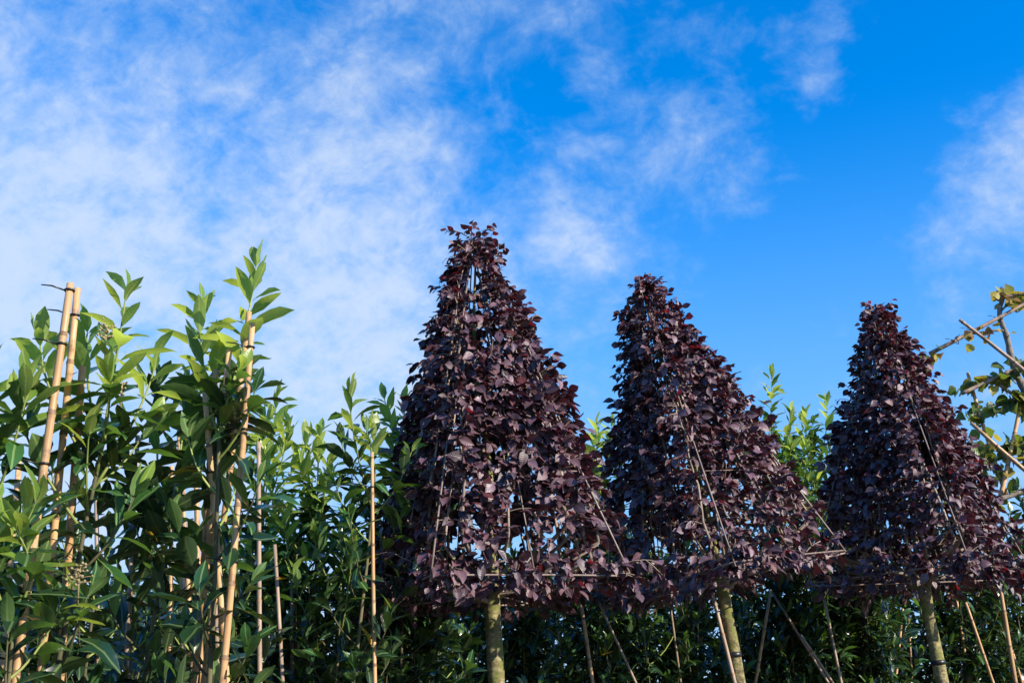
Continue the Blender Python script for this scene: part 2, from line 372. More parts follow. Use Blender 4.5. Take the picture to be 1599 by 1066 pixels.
def tie(parent, c, d, r, tail=.07, name='plant_tie'):
    mb = MB(); e1 = unit(np.cross(d, [0.2, .1, 1.0]) if abs(d[2]) < .9 else np.cross(d, [1, .3, 0])); e2 = np.cross(d, e1)
    a = np.linspace(0, 2*np.pi, 13)
    mb.tube([c + r*(math.cos(q)*e1 + math.sin(q)*e2) for q in a], .0035, 5)
    s = c - r*e2*0 + np.array([-1, -.3, 0])*r
    mb.tube([s, s + np.array([-.5, -.3, .1])*tail, s + np.array([-1, -.3, .15])*tail], [.003, .003, .002], 5)
    return mb.build(name, M['black'], parent)

NEAR = 'bamboo canes tied into the sunlit near laurels'
cane(at(110, 443, 3.32), to_ground(at(110, 443, 3.32), at(38, 1066, 3.28)), .0138, 'thickest pale bamboo cane, cut top standing above laurel beside its slightly shorter twin', NEAR, ties=(.992, .93, .80, .66))
cane(at(121, 450, 3.38), to_ground(at(121, 450, 3.38), at(66, 1066, 3.55)), .0128, 'shaded bamboo cane with open hollow end, twin behind the thickest pale cane', NEAR, ties=(.97,))
cane(at(129, 572, 3.46), to_ground(at(129, 572, 3.46), at(104, 1066, 3.65)), .0140, 'shorter thick bamboo cane half hidden behind the paired tall canes', NEAR)
cane(at(389, 487, 3.78), to_ground(at(389, 487, 3.78), at(318, 1066, 3.9)), .0120, 'reddish brown bamboo cane leaning under the tallest laurel shoot', NEAR, ties=(.93,))
cane(at(394, 505, 3.70), to_ground(at(394, 505, 3.70), at(337, 1066, 3.70)), .0125, 'bright tan bamboo cane crossing the tallest laurel, black ties along it', NEAR, ties=(.97, .87, .72, .52))
cane(at(358, 546, 3.75), to_ground(at(358, 546, 3.75), at(290, 1066, 3.95)), .0125, 'tan bamboo cane tilted between the shorter canes of the tallest laurel', NEAR, ties=(.92,))
cane(at(337, 577, 3.8), to_ground(at(337, 577, 3.8), at(305, 1066, 4.0)), .0125, 'upright short bamboo cane beside the tilted cane in the tallest laurel', NEAR)
cane(at(320, 613, 3.72), to_ground(at(320, 613, 3.72), at(350, 1066, 3.85)), .0115, 'bamboo cane tilted the opposite way to its neighbours in the tallest laurel', NEAR, ties=(.9,))
SLIM = 'slim bamboo canes among the left laurels'
for (x0, y0, x1, Y, r, lab) in [
    (303, 645, 312, 4.7, .0120, 'greyish bamboo cane with cut top just beneath the tilted canes'),
    (279, 674, 300, 4.9, .0115, 'thin pale bamboo cane in the gap between two laurels'),
    (215, 680, 199, 4.3, .0105, 'slender brown bamboo cane standing alone against dark laurel leaves'),
    (404, 690, 410, 4.9, .0110, 'straight bamboo cane with pale tip standing clear against the sky'),
    (268, 728, 262, 5.2, .0120, None), (286, 708, 296, 5.2, .0125, None), (429, 850, 436, 5.4, .0100, None), (456, 905, 460, 5.8, .0110, None),
    (470, 800, 462, 6.2, .0115, None), (150, 760, 146, 5.2, .0120, None), (30, 720, 6, 4.4, .0130, None), (330, 820, 338, 5.4, .0120, None)]:
    cane(at(x0, y0, Y), to_ground(at(x0, y0, Y), at(x1, 1066, Y+rng.uniform(-.05, .05))), r, lab or 'slim bamboo cane half buried in the shaded laurel leaves', SLIM, old=rng.random() < .4)
cane(at(581, 706, 5.32), to_ground(at(581, 706, 5.32), at(593, 1066, 5.2)), .0098, 'slim tan bamboo cane with dark rings, between green laurel and purple plum', SLIM, ties=(.94,))
FARC = 'bamboo canes showing below the purple crowns'
for i, (x0, y0, x1, y1, Y, r, old) in enumerate([
    (650, 930, 661, 1066, 6.6, .016, True), (718, 1010, 728, 1066, 8.2, .016, False), (806, 930, 846, 1020, 8.6, .016, False), (815, 1000, 842, 1066, 8.8, .015, False),
    (898, 880, 922, 1066, 7.6, .019, False), (928, 925, 992, 1066, 7.3, .015, True), (948, 900, 960, 1050, 8.9, .016, False), (966, 960, 955, 1040, 9.3, .015, False),
    (1204, 920, 1186, 1020, 8.6, .018, False), (1206, 925, 1262, 1020, 8.9, .018, True), (1250, 990, 1298, 1066, 8.4, .018, True), (1287, 935, 1318, 1066, 8.2, .018, True),
    (1046, 940, 1064, 1066, 8.3, .015, True), (1026, 1005, 1050, 1066, 8.8, .016, True), (1256, 925, 1240, 1000, 9.6, .018, False), (1300, 925, 1286, 1000, 9.8, .018, False),
    (1508, 940, 1547, 1066, 9.6, .019, False), (1492, 925, 1508, 1010, 9.9, .018, False), (1530, 915, 1518, 990, 10.2, .018, False), (1572, 990, 1594, 1066, 9.8, .018, False),
    (1410, 950, 1404, 1040, 9.9, .017, False), (1160, 930, 1176, 1050, 9.4, .016, False), (1560, 900, 1580, 1000, 10.6, .018, False), (700, 930, 692, 1040, 8.6, .015, False),
    (760, 925, 772, 1040, 8.0, .014, False), (870, 960, 880, 1060, 8.4, .015, False), (1100, 960, 1088, 1060, 9.0, .016, False), (1340, 950, 1362, 1060, 9.5, .017, True)] + [(x, 925 + (x*37) % 40, x + (x*53) % 71 - 30, 1060, 8.3 + (x-600)*.0019, .013, False) for x in range(612, 1599, 62)]):
    Y += .08; a = at(x0, y0, Y); b = at(x1, y1, Y + rng.uniform(-.04, .04))
    where = ('under the tallest plum crown' if x0 < 800 else 'between the trunks of the tallest and leaning plums' if x0 < 1090 else 'close behind the leaning plum trunk' if x0 < 1180 else
             'between the leaning and the densest plum trunks' if x0 < 1400 else 'behind the densest plum trunk')
    lean_ = 'steeply tilted' if abs(x1-x0)/(y1-y0) > .30 else 'slightly tilted'
    cane(a, to_ground(a, b), r*(.62 if old else .72), f"{lean_} {'greyish' if old else 'orange'} bamboo cane {where}", FARC, old=old)

# ------------------------------------------------------------------ laurels
class Twigs:
    def __init__(s): s.mb = MB()
def laurel(x, y, h, seed, label, group, spread=.30, density=1.0, leafL=.118, tips=(), most=300, minpx=13, young=1.0, zlow=.35, step=.065, stems=2, name='laurel_shrub', airy=1.1):
    global rng
    keep = rng; rng = np.random.default_rng(seed)
    base = np.array([x, y, 0.0]); root = empty(name, base); tag(root, label, 'shrub', group)
    fo = Foliage('laurel', root, base, most, minpx)
    twig, shoot = MB(), MB()
    def leaves(pts, t0, gap, yng, droop, L):
        seg = np.linalg.norm(np.diff(pts, axis=0), axis=1); cum = np.concatenate([[0], np.cumsum(seg)]); tot = cum[-1]
        ss = []; q = t0*tot; ang = rng.uniform(0, 6.28)
        while q < tot: ss.append(q); q += gap*rng.uniform(.7, 1.35)
        if not ss: ss = [tot*.5]
        ss = np.array(ss); it = lambda a: np.stack([np.interp(a, cum, pts[:, c]) for c in range(3)], 1)
        PP = it(ss); TT = it(np.minimum(ss+.01, tot)) - it(np.maximum(ss-.01, 0)); TT /= np.linalg.norm(TT, axis=1)[:, None]
        E1 = np.cross(TT, [.31, .2, .93]) + 1e-6; E1 /= np.linalg.norm(E1, axis=1)[:, None]; E2 = np.cross(TT, E1)
        for p, t, e1, e2, f in zip(PP, TT, E1, E2, ss/tot):      # f: 0 base, 1 tip
            op = R(76 - 54*f**1.6 + rng.normal(0, 9)); o = math.cos(ang)*e1 + math.sin(ang)*e2
            d = math.cos(op)*t + math.sin(op)*o; d = d + np.array([0, 0, -droop*(1-f)*rng.uniform(.3, 1.1)])
            nr = t*.8 + np.array([0, 0, .7]) - o*.2 + rng.normal(0, .22, 3)
            size = L*rng.uniform(.72, 1.18)*(1 - .35*max(0, f-.75)/.25)
            q = yng*(f**.9)*rng.uniform(.6, 1.2)
            m = 2 if q > .46 else (1 if q > .20 or rng.random() < .12 else 0)
            if m == 0 and rng.random() < .004: m = 3
            fo.add(p, d, nr, size, m)
            ang += 2.4 + rng.normal(0, .25)
        a = unit(pts[-1]-pts[-2])
        for q in range(2):
            fo.add(pts[-1], a + rng.normal(0, .22, 3), np.cross(a, rng.normal(0, 1, 3)), L*rng.uniform(.55, .8), 2 if yng > .4 else 1)
    axes = []
    for sidx in range(stems):
        off = rng.normal(0, .07, 2); lean = rng.normal(0, .05, 2); hh = h*(1 if sidx == 0 else rng.uniform(.80, .95))
        zz = np.linspace(0, hh - .22, 14)
        ph = rng.uniform(0, 6, 2)
        pts = np.stack([x + off[0]*zz/hh*1.5 + lean[0]*zz/hh + .018*np.sin(zz*2.3+ph[0]), y + off[1]*zz/hh*1.5 + lean[1]*zz/hh + .018*np.sin(zz*2.1+ph[1]), zz], 1)
        st = MB(); st.tube(pts, np.linspace(.017, .006, 14)*(1 if sidx == 0 else .8), 7); st.build('stem', M['laurel_stem'], root, origin=base)
        axes.append(pts)
        tp = pts[-1]; lead = bez(tp, tp + [rng.normal(0, .03), rng.normal(0, .03), .10], tp + [rng.normal(0, .06), rng.normal(0, .06), .22], 6)
        shoot.tube(lead, np.linspace(.005, .0025, 6), 5); leaves(lead, 0, .020, .95*young, .1, leafL)
        z = zlow*rng.uniform(.7, 1.2); a = rng.uniform(0, 6.28)
        while z < hh - .20:
            p = np.array([np.interp(z, zz, pts[:, q]) for q in range(3)]); f = z/hh
            ln = spread*rng.uniform(.6, 1.25)*(1.1 - .35*f); up = rng.uniform(.5, 1.0) + 1.9*max(0, f-.6)
            o = np.array([math.cos(a), math.sin(a), 0]); e = p + o*ln*.8 + np.array([0, 0, ln*up]); mid = p + o*ln*.55 + np.array([0, 0, ln*up*.3])
            pp = bez(p, mid, e, 6)
            top_light = max(0.0, (f-.60)/.40)
            (shoot if f > .8 else twig).tube(pp, np.linspace(.0055, .0025, 6), 4, cap=False)
            leaves(pp, .18, .026/density, young*(.10 + .90*top_light)*rng.uniform(.55, 1.15), .45, leafL)
            a += 2.4 + rng.normal(0, .4); z += step*(1.0 + airy*max(0, f-.62)/.38)*rng.uniform(.7, 1.4)*(2/stems if stems > 1 else 1)*(1.6 if z < 1.5 else 1)
    for (px, py, Y, ln, yv) in tips:
        e = at(px, py, Y); j = min(range(len(axes)), key=lambda q: np.linalg.norm(axes[q][-1]-e))
        z0 = min(max(e[2]-ln, .5), axes[j][-1][2]); p = np.array([np.interp(z0, axes[j][:, 2], axes[j][:, q]) for q in range(3)])
        mid = p*.45 + e*.55 + (e-p)*np.array([.28, .28, -.05]); pp = bez(p, mid, e - unit(e-mid)*leafL*.75, 9)
        shoot.tube(pp, np.linspace(.006, .0028, 9), 6); leaves(pp, .08, .024, yv, .2, leafL*1.05)
    for b, nm, mt in ((twig, 'twigs', 'laurel_stem'), (shoot, 'shoots', 'laurel_shoot')):
        if b.v:
            o = b.build(nm, M[mt], root, origin=base); o['kind'] = 'stuff'
    rng = keep; return root
def flowers(root, P, n=22, s=.035, seed=0):
    r = np.random.default_rng(seed); base = np.array(root.location); mb = MB(); P = np.asarray(P, float)
    mb.tube(np.array([P + [0, .02, -.09], P + [0, .005, -.03], P + [0, 0, .02]]), [.003, .0025, .0015], 5)
    for i in range(n):
        c = P + np.array([r.normal(0, s*.45), r.normal(0, s*.45), r.uniform(-s, s)]); q = .0055*r.uniform(.7, 1.2)
        mb.tube(np.array([P*[1, 1, 0] + [0, 0, c[2]-.006], c]), .0010, 4)
        b = len(mb.v)
        for v in ((1, 0, 0), (0, 1, 0), (-1, 0, 0), (0, -1, 0), (0, 0, 1), (0, 0, -1)): mb.v.append(c + q*np.array(v))
        for (i0, i1, i2) in ((0, 1, 4), (1, 2, 4), (2, 3, 4), (3, 0, 4), (1, 0, 5), (2, 1, 5), (3, 2, 5), (0, 3, 5)): mb.f.append((b+i0, b+i1, b+i2)); mb.mi.append(0)
    mb.build('flower_cluster', M['bud'], root, origin=base)
def gx(px, py, Y): return at(px, py, Y)[0]
LN = 'tall laurels tied to canes'
l1 = laurel(gx(95, 800, 3.42), 3.42, 2.72, 11, 'big sunlit laurel shrub tied to the paired thick bamboo canes', LN, .23, .95, .172, [(205, 405, 3.45, .75, 1.1), (62, 485, 3.4, .55, .9), (140, 470, 3.6, .5, .9), (30, 580, 3.35, .5, .5), (255, 515, 3.6, .6, .7)], step=.07)
flowers(l1, at(190, 605, 3.5), 16, .03, 1); flowers(l1, at(124, 895, 3.25), 30, .035, 2); flowers(l1, at(44, 845, 3.25), 26, .035, 3); flowers(l1, at(166, 515, 3.4), 26, .035, 5)
laurel(gx(-70, 800, 3.3), 3.3, 2.62, 12, 'laurel shrub at the hedge end, its leaves poking past the paired canes', LN, .28, 1.0, .175, [(-5, 520, 3.3, .5, .4)])
l2 = laurel(gx(222, 800, 4.3), 4.3, 2.45, 13, 'dark laurel shrub around the slender lone cane, one open leafy tip', LN, .22, .95, .160, [(252, 555, 4.2, .6, .25), (190, 640, 4.3, .5, .2), (300, 560, 4.4, .6, .3)], young=.25)
flowers(l2, at(235, 655, 4.2), 16, .03, 4)
l3 = laurel(gx(362, 800, 3.92), 3.92, 2.85, 14, 'tallest laurel shrub, one long shoot topped by an upright pale leaf', LN, .22, .9, .170, [(405, 376, 3.9, .75, 1.0), (315, 436, 4.0, .75, 1.15), (345, 500, 4.05, .6, .9), (300, 600, 4.0, .5, .5)], young=.6)
MID = 'laurels between the canes and the purple trees'
laurel(gx(437, 850, 6.2), 6.2, 3.42, 15, 'slender yellow-green laurel shrub against the sky beside the tallest laurel', MID, .28, 1.15, .160, [(436, 592, 6.2, .9, 1.3), (455, 640, 6.0, .7, 1.2), (425, 690, 6.1, .6, 1.1)], young=1.4)
laurel(gx(492, 880, 5.8), 5.8, 3.02, 16, 'bushy laurel shrub with pale tips between two taller laurels', MID, .33, 1.15, .160, [(478, 655, 5.8, .6, 1.3), (515, 690, 5.6, .5, 1.0), (500, 650, 5.8, .6, 1.2)], young=1.2)
laurel(gx(548, 880, 5.4), 5.4, 3.12, 17, 'laurel shrub with a bare-stemmed fan of leaves at its top', MID, .32, 1.15, .160, [(545, 580, 5.3, .7, .6), (585, 640, 5.6, .6, .9)], young=.8)
laurel(gx(640, 880, 6.4), 6.4, 3.45, 18, 'laurel shrub with pale upright tips brushing the tallest plum crown', MID, .32, 1.15, .160, [(612, 640, 6.2, .7, 1.1), (632, 605, 6.4, .7, 1.2)], young=1.2)
GAP = 'laurels rising in the gaps between the purple trees'
laurel(gx(930, 800, 8.3), 8.3, 3.85, 19, 'laurel shrub tips showing between the tallest and the leaning purple tree', GAP, .30, 1.0, .175, [(932, 640, 8.2, .8, .8), (955, 670, 8.4, .7, .7), (915, 690, 8.1, .6, .7)], minpx=11)
laurel(gx(1203, 800, 9.1), 9.1, 4.30, 20, 'tall yellow-green laurel shrub with a single pale spire beside the leaning purple tree', GAP, .30, 1.0, .175, [(1204, 562, 9.1, 1.0, .8), (1235, 625, 9.2, .8, .7)], young=.75, minpx=11)
laurel(gx(1265, 800, 9.3), 9.3, 4.1, 21, 'bushy pale laurel shrub in the middle of the gap before the smallest purple tree', GAP, .30, 1.0, .175, [(1258, 625, 9.2, .8, .75)], young=.6, minpx=11)
laurel(gx(1300, 800, 9.6), 9.6, 4.35, 22, 'laurel shrub with a fan of green tips touching the smallest purple tree', GAP, .30, 1.0, .175, [(1292, 606, 9.6, 1.0, .7), (1180, 680, 9.4, .8, 1.0)], young=.7, minpx=11)
BACK = 'laurel shrubs of the dense shaded hedge'
k = 100
for (px, Y, h, yv) in [(-20, 4.7, 2.5, .2), (60, 5.4, 2.5, .25), (150, 5.2, 2.42, .2), (255, 5.6, 2.42, .3), (330, 5.4, 2.42, .2), (400, 6.8, 2.75, .5), (455, 6.6, 2.7, .4), (520, 6.6, 2.9, .4), (585, 6.4, 2.95, .4), (600, 7.4, 3.2, .5),
                    (680, 7.3, 2.7, .3), (740, 7.6, 2.75, .3), (790, 8.0, 2.75, .3), (850, 8.2, 2.8, .3), (900, 8.7, 3.0, .4), (970, 8.8, 3.4, .5), (1020, 8.7, 3.0, .3), (1080, 8.8, 3.0, .3), (1150, 9.0, 3.2, .4), (1230, 9.4, 3.6, .6),
                    (1330, 9.6, 3.6, .4), (1380, 9.6, 3.2, .3), (1440, 10.0, 3.2, .3), (1500, 10.2, 3.4, .3), (1560, 10.4, 3.6, .3), (1620, 10.4, 3.7, .3), (1690, 10.4, 3.7, .3),
                    (20, 7.4, 2.7, .3), (120, 7.6, 2.65, .3), (210, 7.6, 2.65, .4), (300, 7.7, 2.65, .4), (370, 8.2, 2.95, .5), (640, 8.8, 2.9, .3), (720, 9.4, 3.0, .3), (820, 9.8, 3.1, .3), (940, 10.2, 3.2, .3), (1060, 10.4, 3.3, .3), (1180, 10.6, 3.4, .3), (1300, 10.8, 3.6, .3), (1410, 11.0, 3.6, .3), (1530, 11.2, 3.7, .3)] + [(x, 9.6, 2.75, .2) for x in range(0, 420, 75)] + [(x, 12.4, 3.35, .2) for x in range(440, 1640, 80)]:
    k += 1
    back = Y > (7 if px < 400 else 8.6 if px < 700 else 9.3 if px < 900 else 10.15)
    where = ('behind the paired thick canes' if px < 180 else 'behind the tallest laurel and its canes' if px < 420 else 'behind the laurels beside the tallest plum' if px < 610 else 'behind the tallest plum trunk' if px < 810 else
             'between the tallest and leaning plum trunks' if px < 1085 else 'behind the leaning plum trunk' if px < 1200 else 'between the leaning and densest plum trunks' if px < 1400 else 'behind the densest plum trunk' if px < 1520 else 'under the yellowing espalier')
    laurel(gx(px, 900, Y), Y + .15*math.sin(k*1.7), h, k, f"{'laurel shrub in the rearmost row of dark hedge' if Y > 11.8 or (px < 400 and Y > 9) else 'laurel shrub in the second row of dark hedge' if back else 'shaded laurel shrub of the dark hedge'} {where}", BACK, .42, 1.15, .165, (), most=90 if Y < 8 else 50, minpx=14, young=yv, zlow=.9, step=.055)

# ------------------------------------------------------------------ purple plum trees trained as pyramids
def plum(idx, cpx, Y, apex_px, theta, side, trunk_px, trunk_r, label, frame_label, nshoot, seed, tie_py=None):
    global rng
    keep = rng; rng = np.random.default_rng(seed)
    Cc = at(cpx[0], cpx[1], Y); T = at(apex_px[0], apex_px[1], Y)
    w = unit(T-Cc); e1 = np.array([math.cos(theta), math.sin(theta), 0]); e1 = unit(e1 - w*e1.dot(w)); e2 = np.cross(w, e1)
    hgt = np.linalg.norm(T-Cc); hs_ = side/2
    cor = [Cc + hs_*(a*e1 + b*e2) for a, b in ((-1, -1), (1, -1), (1, 1), (-1, 1))]
    ta = at(trunk_px[0], trunk_px[1], Y); tb = at(trunk_px[2], trunk_px[3], Y); foot = to_ground(ta, tb, -.08)
    base = np.array([foot[0], foot[1], 0.0]); root = empty('plum_tree', base); tag(root, label, 'tree', 'purple pyramid plum trees')
    # trunk: slightly wavy, flared at the foot, running up through the crown
    head = Cc + w*.12; zz = np.linspace(0, 1, 22)
    tp = np.array([foot*(1-t) + head*t for t in zz]) + np.stack([.012*np.sin(zz*9+idx), .010*np.cos(zz*7+idx), 0*zz], 1)*np.sin(zz*np.pi)[:, None]
    rad = trunk_r*(1.12 - .22*zz + .35*np.exp(-zz*14) + .05*np.sin(zz*31+idx)); rad[-3:] *= (1.05, 1.18, 1.0)
    mb = MB(); mb.tube(tp, rad, 14); mb.build('trunk', M['bark'], root, origin=base)
    lead = np.array([head - w*.1 + w*(hgt-.15)*t + e1*.03*math.sin(t*7) + e2*.02*math.cos(t*6) for t in np.linspace(0, 1, 12)])
    mb = MB(); mb.tube(lead, np.linspace(trunk_r*.55, .006, 12), 8); mb.build('leader', M['bark'], root, origin=base)
    fo = Foliage('plum', root, base, 300, 10)
    tw = MB()
    def leafat(p, out, tang, f, free=0.0):
        d = out*rng.uniform(.35, 1.0) + tang*rng.normal(0, .65) + np.array([0, 0, -rng.uniform(.0, 1.15)*(1-free) + free*rng.uniform(-.2, .9)])
        nr = out*rng.uniform(.2, 1.1) + np.array([0, 0, rng.uniform(.1, 1.0)]) + rng.normal(0, .50, 3)
        red = rng.random() < (.04 + .22*max(0, f-.6)/.4 + .25*free)
        fo.add(p, d, nr, .075*rng.uniform(.5, 1.3)*(1 - .22*max(0, f-.55)/.45), 1 if red else 0)
    def dress(pts, out, f0, f1, gap, side_p, free=0.0):
        seg = np.linalg.norm(np.diff(pts, axis=0), axis=1); cum = np.concatenate([[0], np.cumsum(seg)]); tot = cum[-1]; s = rng.uniform(0, gap)
        while s < tot:
            p = np.array([np.interp(s, cum, pts[:, q]) for q in range(3)]); f = f0 + (f1-f0)*s/tot
            t = unit(pts[-1]-pts[0]); tg = unit(np.cross(out, t))
            if rng.random() < side_p:          # a short side twig with its own few leaves
                ln = rng.uniform(.05, .15); dd = unit(out*rng.uniform(.4, 1) + tg*rng.normal(0, .8) + np.array([0, 0, rng.uniform(-.2, .7)]))
                e = p + dd*ln + np.array([0, 0, -.25*ln]); tw.tube(bez(p, p+dd*ln*.6, e, 4), np.linspace(.003, .0014, 4), 4, cap=False)
                for q in np.linspace(.35, 1, int(ln/.022)+2): leafat(p + (e-p)*q, unit(out + dd*.5), tg, f, free)
            else: leafat(p, out, tg, f, free)
            s += gap*rng.uniform(.6, 1.4)
    cen = Cc
    for fi in range(4):
        Pq, Qq = cor[fi], cor[(fi+1) % 4]; nout = unit(np.cross(Qq-Pq, T-Pq)); 
        if nout.dot((Pq+Qq)/2 - cen) < 0: nout = -nout
        tg = unit(Qq-Pq)
        for j in range(nshoot):
            u = (j + .5 + rng.uniform(-.35, .35))/nshoot
            te = rng.choice([1.0, .97, rng.uniform(.45, .95)], p=[.14, .12, .74]); u2 = u + rng.normal(0, .10)
            push = rng.normal(0, .028); t0 = rng.uniform(.05, .11) if j % 2 == 0 else rng.uniform(.05, .30)
            te = max(te, t0 + .3); ts = np.linspace(t0, te, 10); inset = rng.choice([rng.uniform(.0, .10), rng.uniform(-.045, 0)], p=[.7, .3])
            pts = []
            for t in ts:
                uu = u + (u2-u)*t; q = (Pq*(1-uu) + Qq*uu)*(1-t) + (T + w*.02)*t
                pts.append(q - nout*inset*(1-t*.8) + tg*.035*math.sin(t*9+j)*(1-t) + nout*(.040*math.sin(math.pi*min(t, 1)) + push*(1-t*.7)) + rng.normal(0, .008, 3))
            pts = np.array(pts); b0 = pts[0]
            start = Cc + w*(max(.0, t0*hgt - rng.uniform(.20, .34)) + rng.uniform(-.06, .02)) + rng.normal(0, .015, 3)
            rise = rng.uniform(.05, .16)
            limb = bez(start, start*.45 + b0*.55 - w*rise*.25, b0, 7)
            if j % 3 or fi % 2 == j % 2: limb = bez(limb[4], (limb[4]+b0)/2 - w*.02, b0, 7)      # forks off a neighbouring limb
            full = np.concatenate([limb, pts[1:]])
            mb = MB(); mb.tube(full, np.concatenate([np.linspace(.014 if not j % 3 else .010, .009, 7), np.linspace(.0085, .0030, 9)])*rng.uniform(.75, 1.2), 6)
            mb.build('branch', M['twig'], root, origin=base)
            dress(pts, nout, t0, te, .0172 + .005*te, .36)
            dress(limb[5:], unit(nout + np.array([0, 0, -.5])), 0, 0, .05, .3)
    # inner leaves along the leader and its laterals
    for q in range(26):
        f = rng.uniform(.06, .86); a = rng.uniform(0, 6.28); o = math.cos(a)*e1 + math.sin(a)*e2
        p = Cc + w*hgt*f + o*.03; e = p + o*hs_*(1-f)*rng.uniform(.55, .95) + w*rng.uniform(.05, .2)
        pp = bez(p, p + o*.1 + w*.02, e, 6); tw.tube(pp, np.linspace(.0045, .002, 6), 4, cap=False); dress(pp[1:], o, f, f, .016, .30)
    for q in range(330):                      # leaves on the underside of the crown
        p = Cc + e1*rng.uniform(-1.1, 1.1)*hs_ + e2*rng.uniform(-1.1, 1.1)*hs_ + w*rng.uniform(-.06, .10); o = unit(p - Cc)
        leafat(p, o, np.cross(o, w), 0)
    # skirt leaves hanging over the lowest frame rods
    for fi in range(4):
        Pq, Qq = cor[fi], cor[(fi+1) % 4]; no = unit((Pq+Qq)/2 - cen)
        for q in range(12):
            u = rng.uniform(0, 1); p = Pq*(1-u)+Qq*u - no*.1; e = p + no*rng.uniform(.08, .20) + unit(Qq-Pq)*rng.normal(0, .08) + np.array([0, 0, rng.uniform(-.03, .14)])
            pp = bez(p, (p+e)/2 + [0, 0, .05], e, 5); tw.tube(pp, np.linspace(.004, .002, 5), 4); dress(pp, no, 0, 0, .020, .25)
    # corner whips, tip spray and loose shoots
    for q in range(64):
        a = rng.uniform(0, 6.28); f = rng.uniform(.15, .97); o = math.cos(a)*e1 + math.sin(a)*e2
        p = Cc + w*hgt*f + o*hs_*(1-f)*1.05; e = p + o*rng.uniform(.06, .18)*(1.25-.5*f) + np.array([0, 0, rng.uniform(-.05, .16)])
        pp = bez(p, p + o*.06, e, 5); tw.tube(pp, np.linspace(.003, .0014, 5), 4); dress(pp, o, f, f, .028, .0, .5)
    for q in range(7):
        a = rng.uniform(0, 6.28); o = math.cos(a)*e1 + math.sin(a)*e2; p = T - w*rng.uniform(.02, .16); e = p + o*rng.uniform(.02, .13) + w*rng.uniform(.05, .13)
        pp = bez(p, p + w*.06, e, 5); tw.tube(pp, np.linspace(.003, .0014, 5), 4); dress(pp, o, 1, 1, .020, .1, .6)
    o = tw.build('side_twigs', M['twig'], root, origin=base); o['kind'] = 'stuff'
    # the training frame of thin rods
    fr = empty('pyramid_frame', tuple(cor[0])); tag(fr, frame_label, 'plant frame', 'training frames of the purple trees'); fo0 = cor[0].copy()
    cor = [Cc + (c-Cc)*1.07 for c in cor]
    def rod(a, b, r=.0052):
        mb = MB(); a = np.asarray(a); b = np.asarray(b); m = (a+b)/2 + rng.normal(0, .006, 3); mb.tube(bez(a, m, b, 7), r, 7); mb.build('rod', M['rod'], fr, origin=fo0)
    for i in range(4):
        rod(cor[i] - unit(T-cor[i])*.03, T + (cor[i]-T)*.02); rod(cor[i], cor[(i+1) % 4])
        a, b = cor[i]*.72 + T*.28, cor[(i+1) % 4]*.72 + T*.28; rod(a, b, .0036)
        a, b = cor[i]*.42 + T*.58, cor[(i+1) % 4]*.42 + T*.58; rod(a, b, .0036)
        m = (cor[i]+cor[(i+1) % 4])/2; rod(m + (T-m)*.01, T + (m-T)*.05, .0040)
    rod(cor[0]+[0, 0, -.01], cor[2]+[0, 0, -.01]); rod(cor[1]+[0, 0, -.018], cor[3]+[0, 0, -.018])
    if tie_py is not None:
        f = at(trunk_px[0] + (tie_py-trunk_px[1])*(trunk_px[2]-trunk_px[0])/(trunk_px[3]-trunk_px[1]), tie_py, Y)
        t = np.clip((f[2]-foot[2])/(head[2]-foot[2]), 0, 1); pc = np.array([np.interp(t, zz, tp[:, q]) for q in range(3)]); rr = np.interp(t, zz, rad)
        mb = MB(); dd = unit(head-foot)
        mb.tube([pc - dd*.016, pc - dd*.015, pc + dd*.015, pc + dd*.016], [rr*1.0, rr*1.06+.003, rr*1.06+.003, rr*1.0], 18)
        mb.build('trunk_tie', M['black'], root, origin=base)
    rng = keep; return root, cor, T
P1 = plum(1, (768, 924), 5.90, (738, 378), R(24), 1.02, (775, 940, 779, 1066), .046, 'tallest purple-leaved plum tree clipped to a pyramid, slim rods across its front', 'pyramid frame of thin brown rods around the tallest purple crown', 11, 201)
P2 = plum(2, (1130, 903), 7.25, (1000, 440), R(38), 1.08, (1134, 925, 1156, 1066), .045, 'purple plum pyramid tree leaning sideways, mossy trunk with one black tie and stake', 'tilted pyramid frame of thin rods around the leaning purple crown', 11, 202, 1022)
P3 = plum(3, (1440, 905), 8.11, (1370, 484), R(46), 1.12, (1445, 925, 1472, 1066), .047, 'densest and darkest purple plum pyramid tree, beside the yellowing espalier', 'pyramid frame of thin rods hidden in the densest purple crown', 13, 203, 1034)
a = at(1112, 925, 7.2); cane(a, to_ground(a, at(1144, 1066, 7.2)), .014, 'grey bamboo stake standing tight against the leaning plum trunk', 'stakes beside plum trunks', old=True, name='tree_stake')
a = at(1440, 935, 8.15); cane(a, to_ground(a, at(1462, 1066, 8.15)), .012, 'thin grey bamboo stake behind the trunk of the densest plum', 'stakes beside plum trunks', old=True, name='tree_stake')

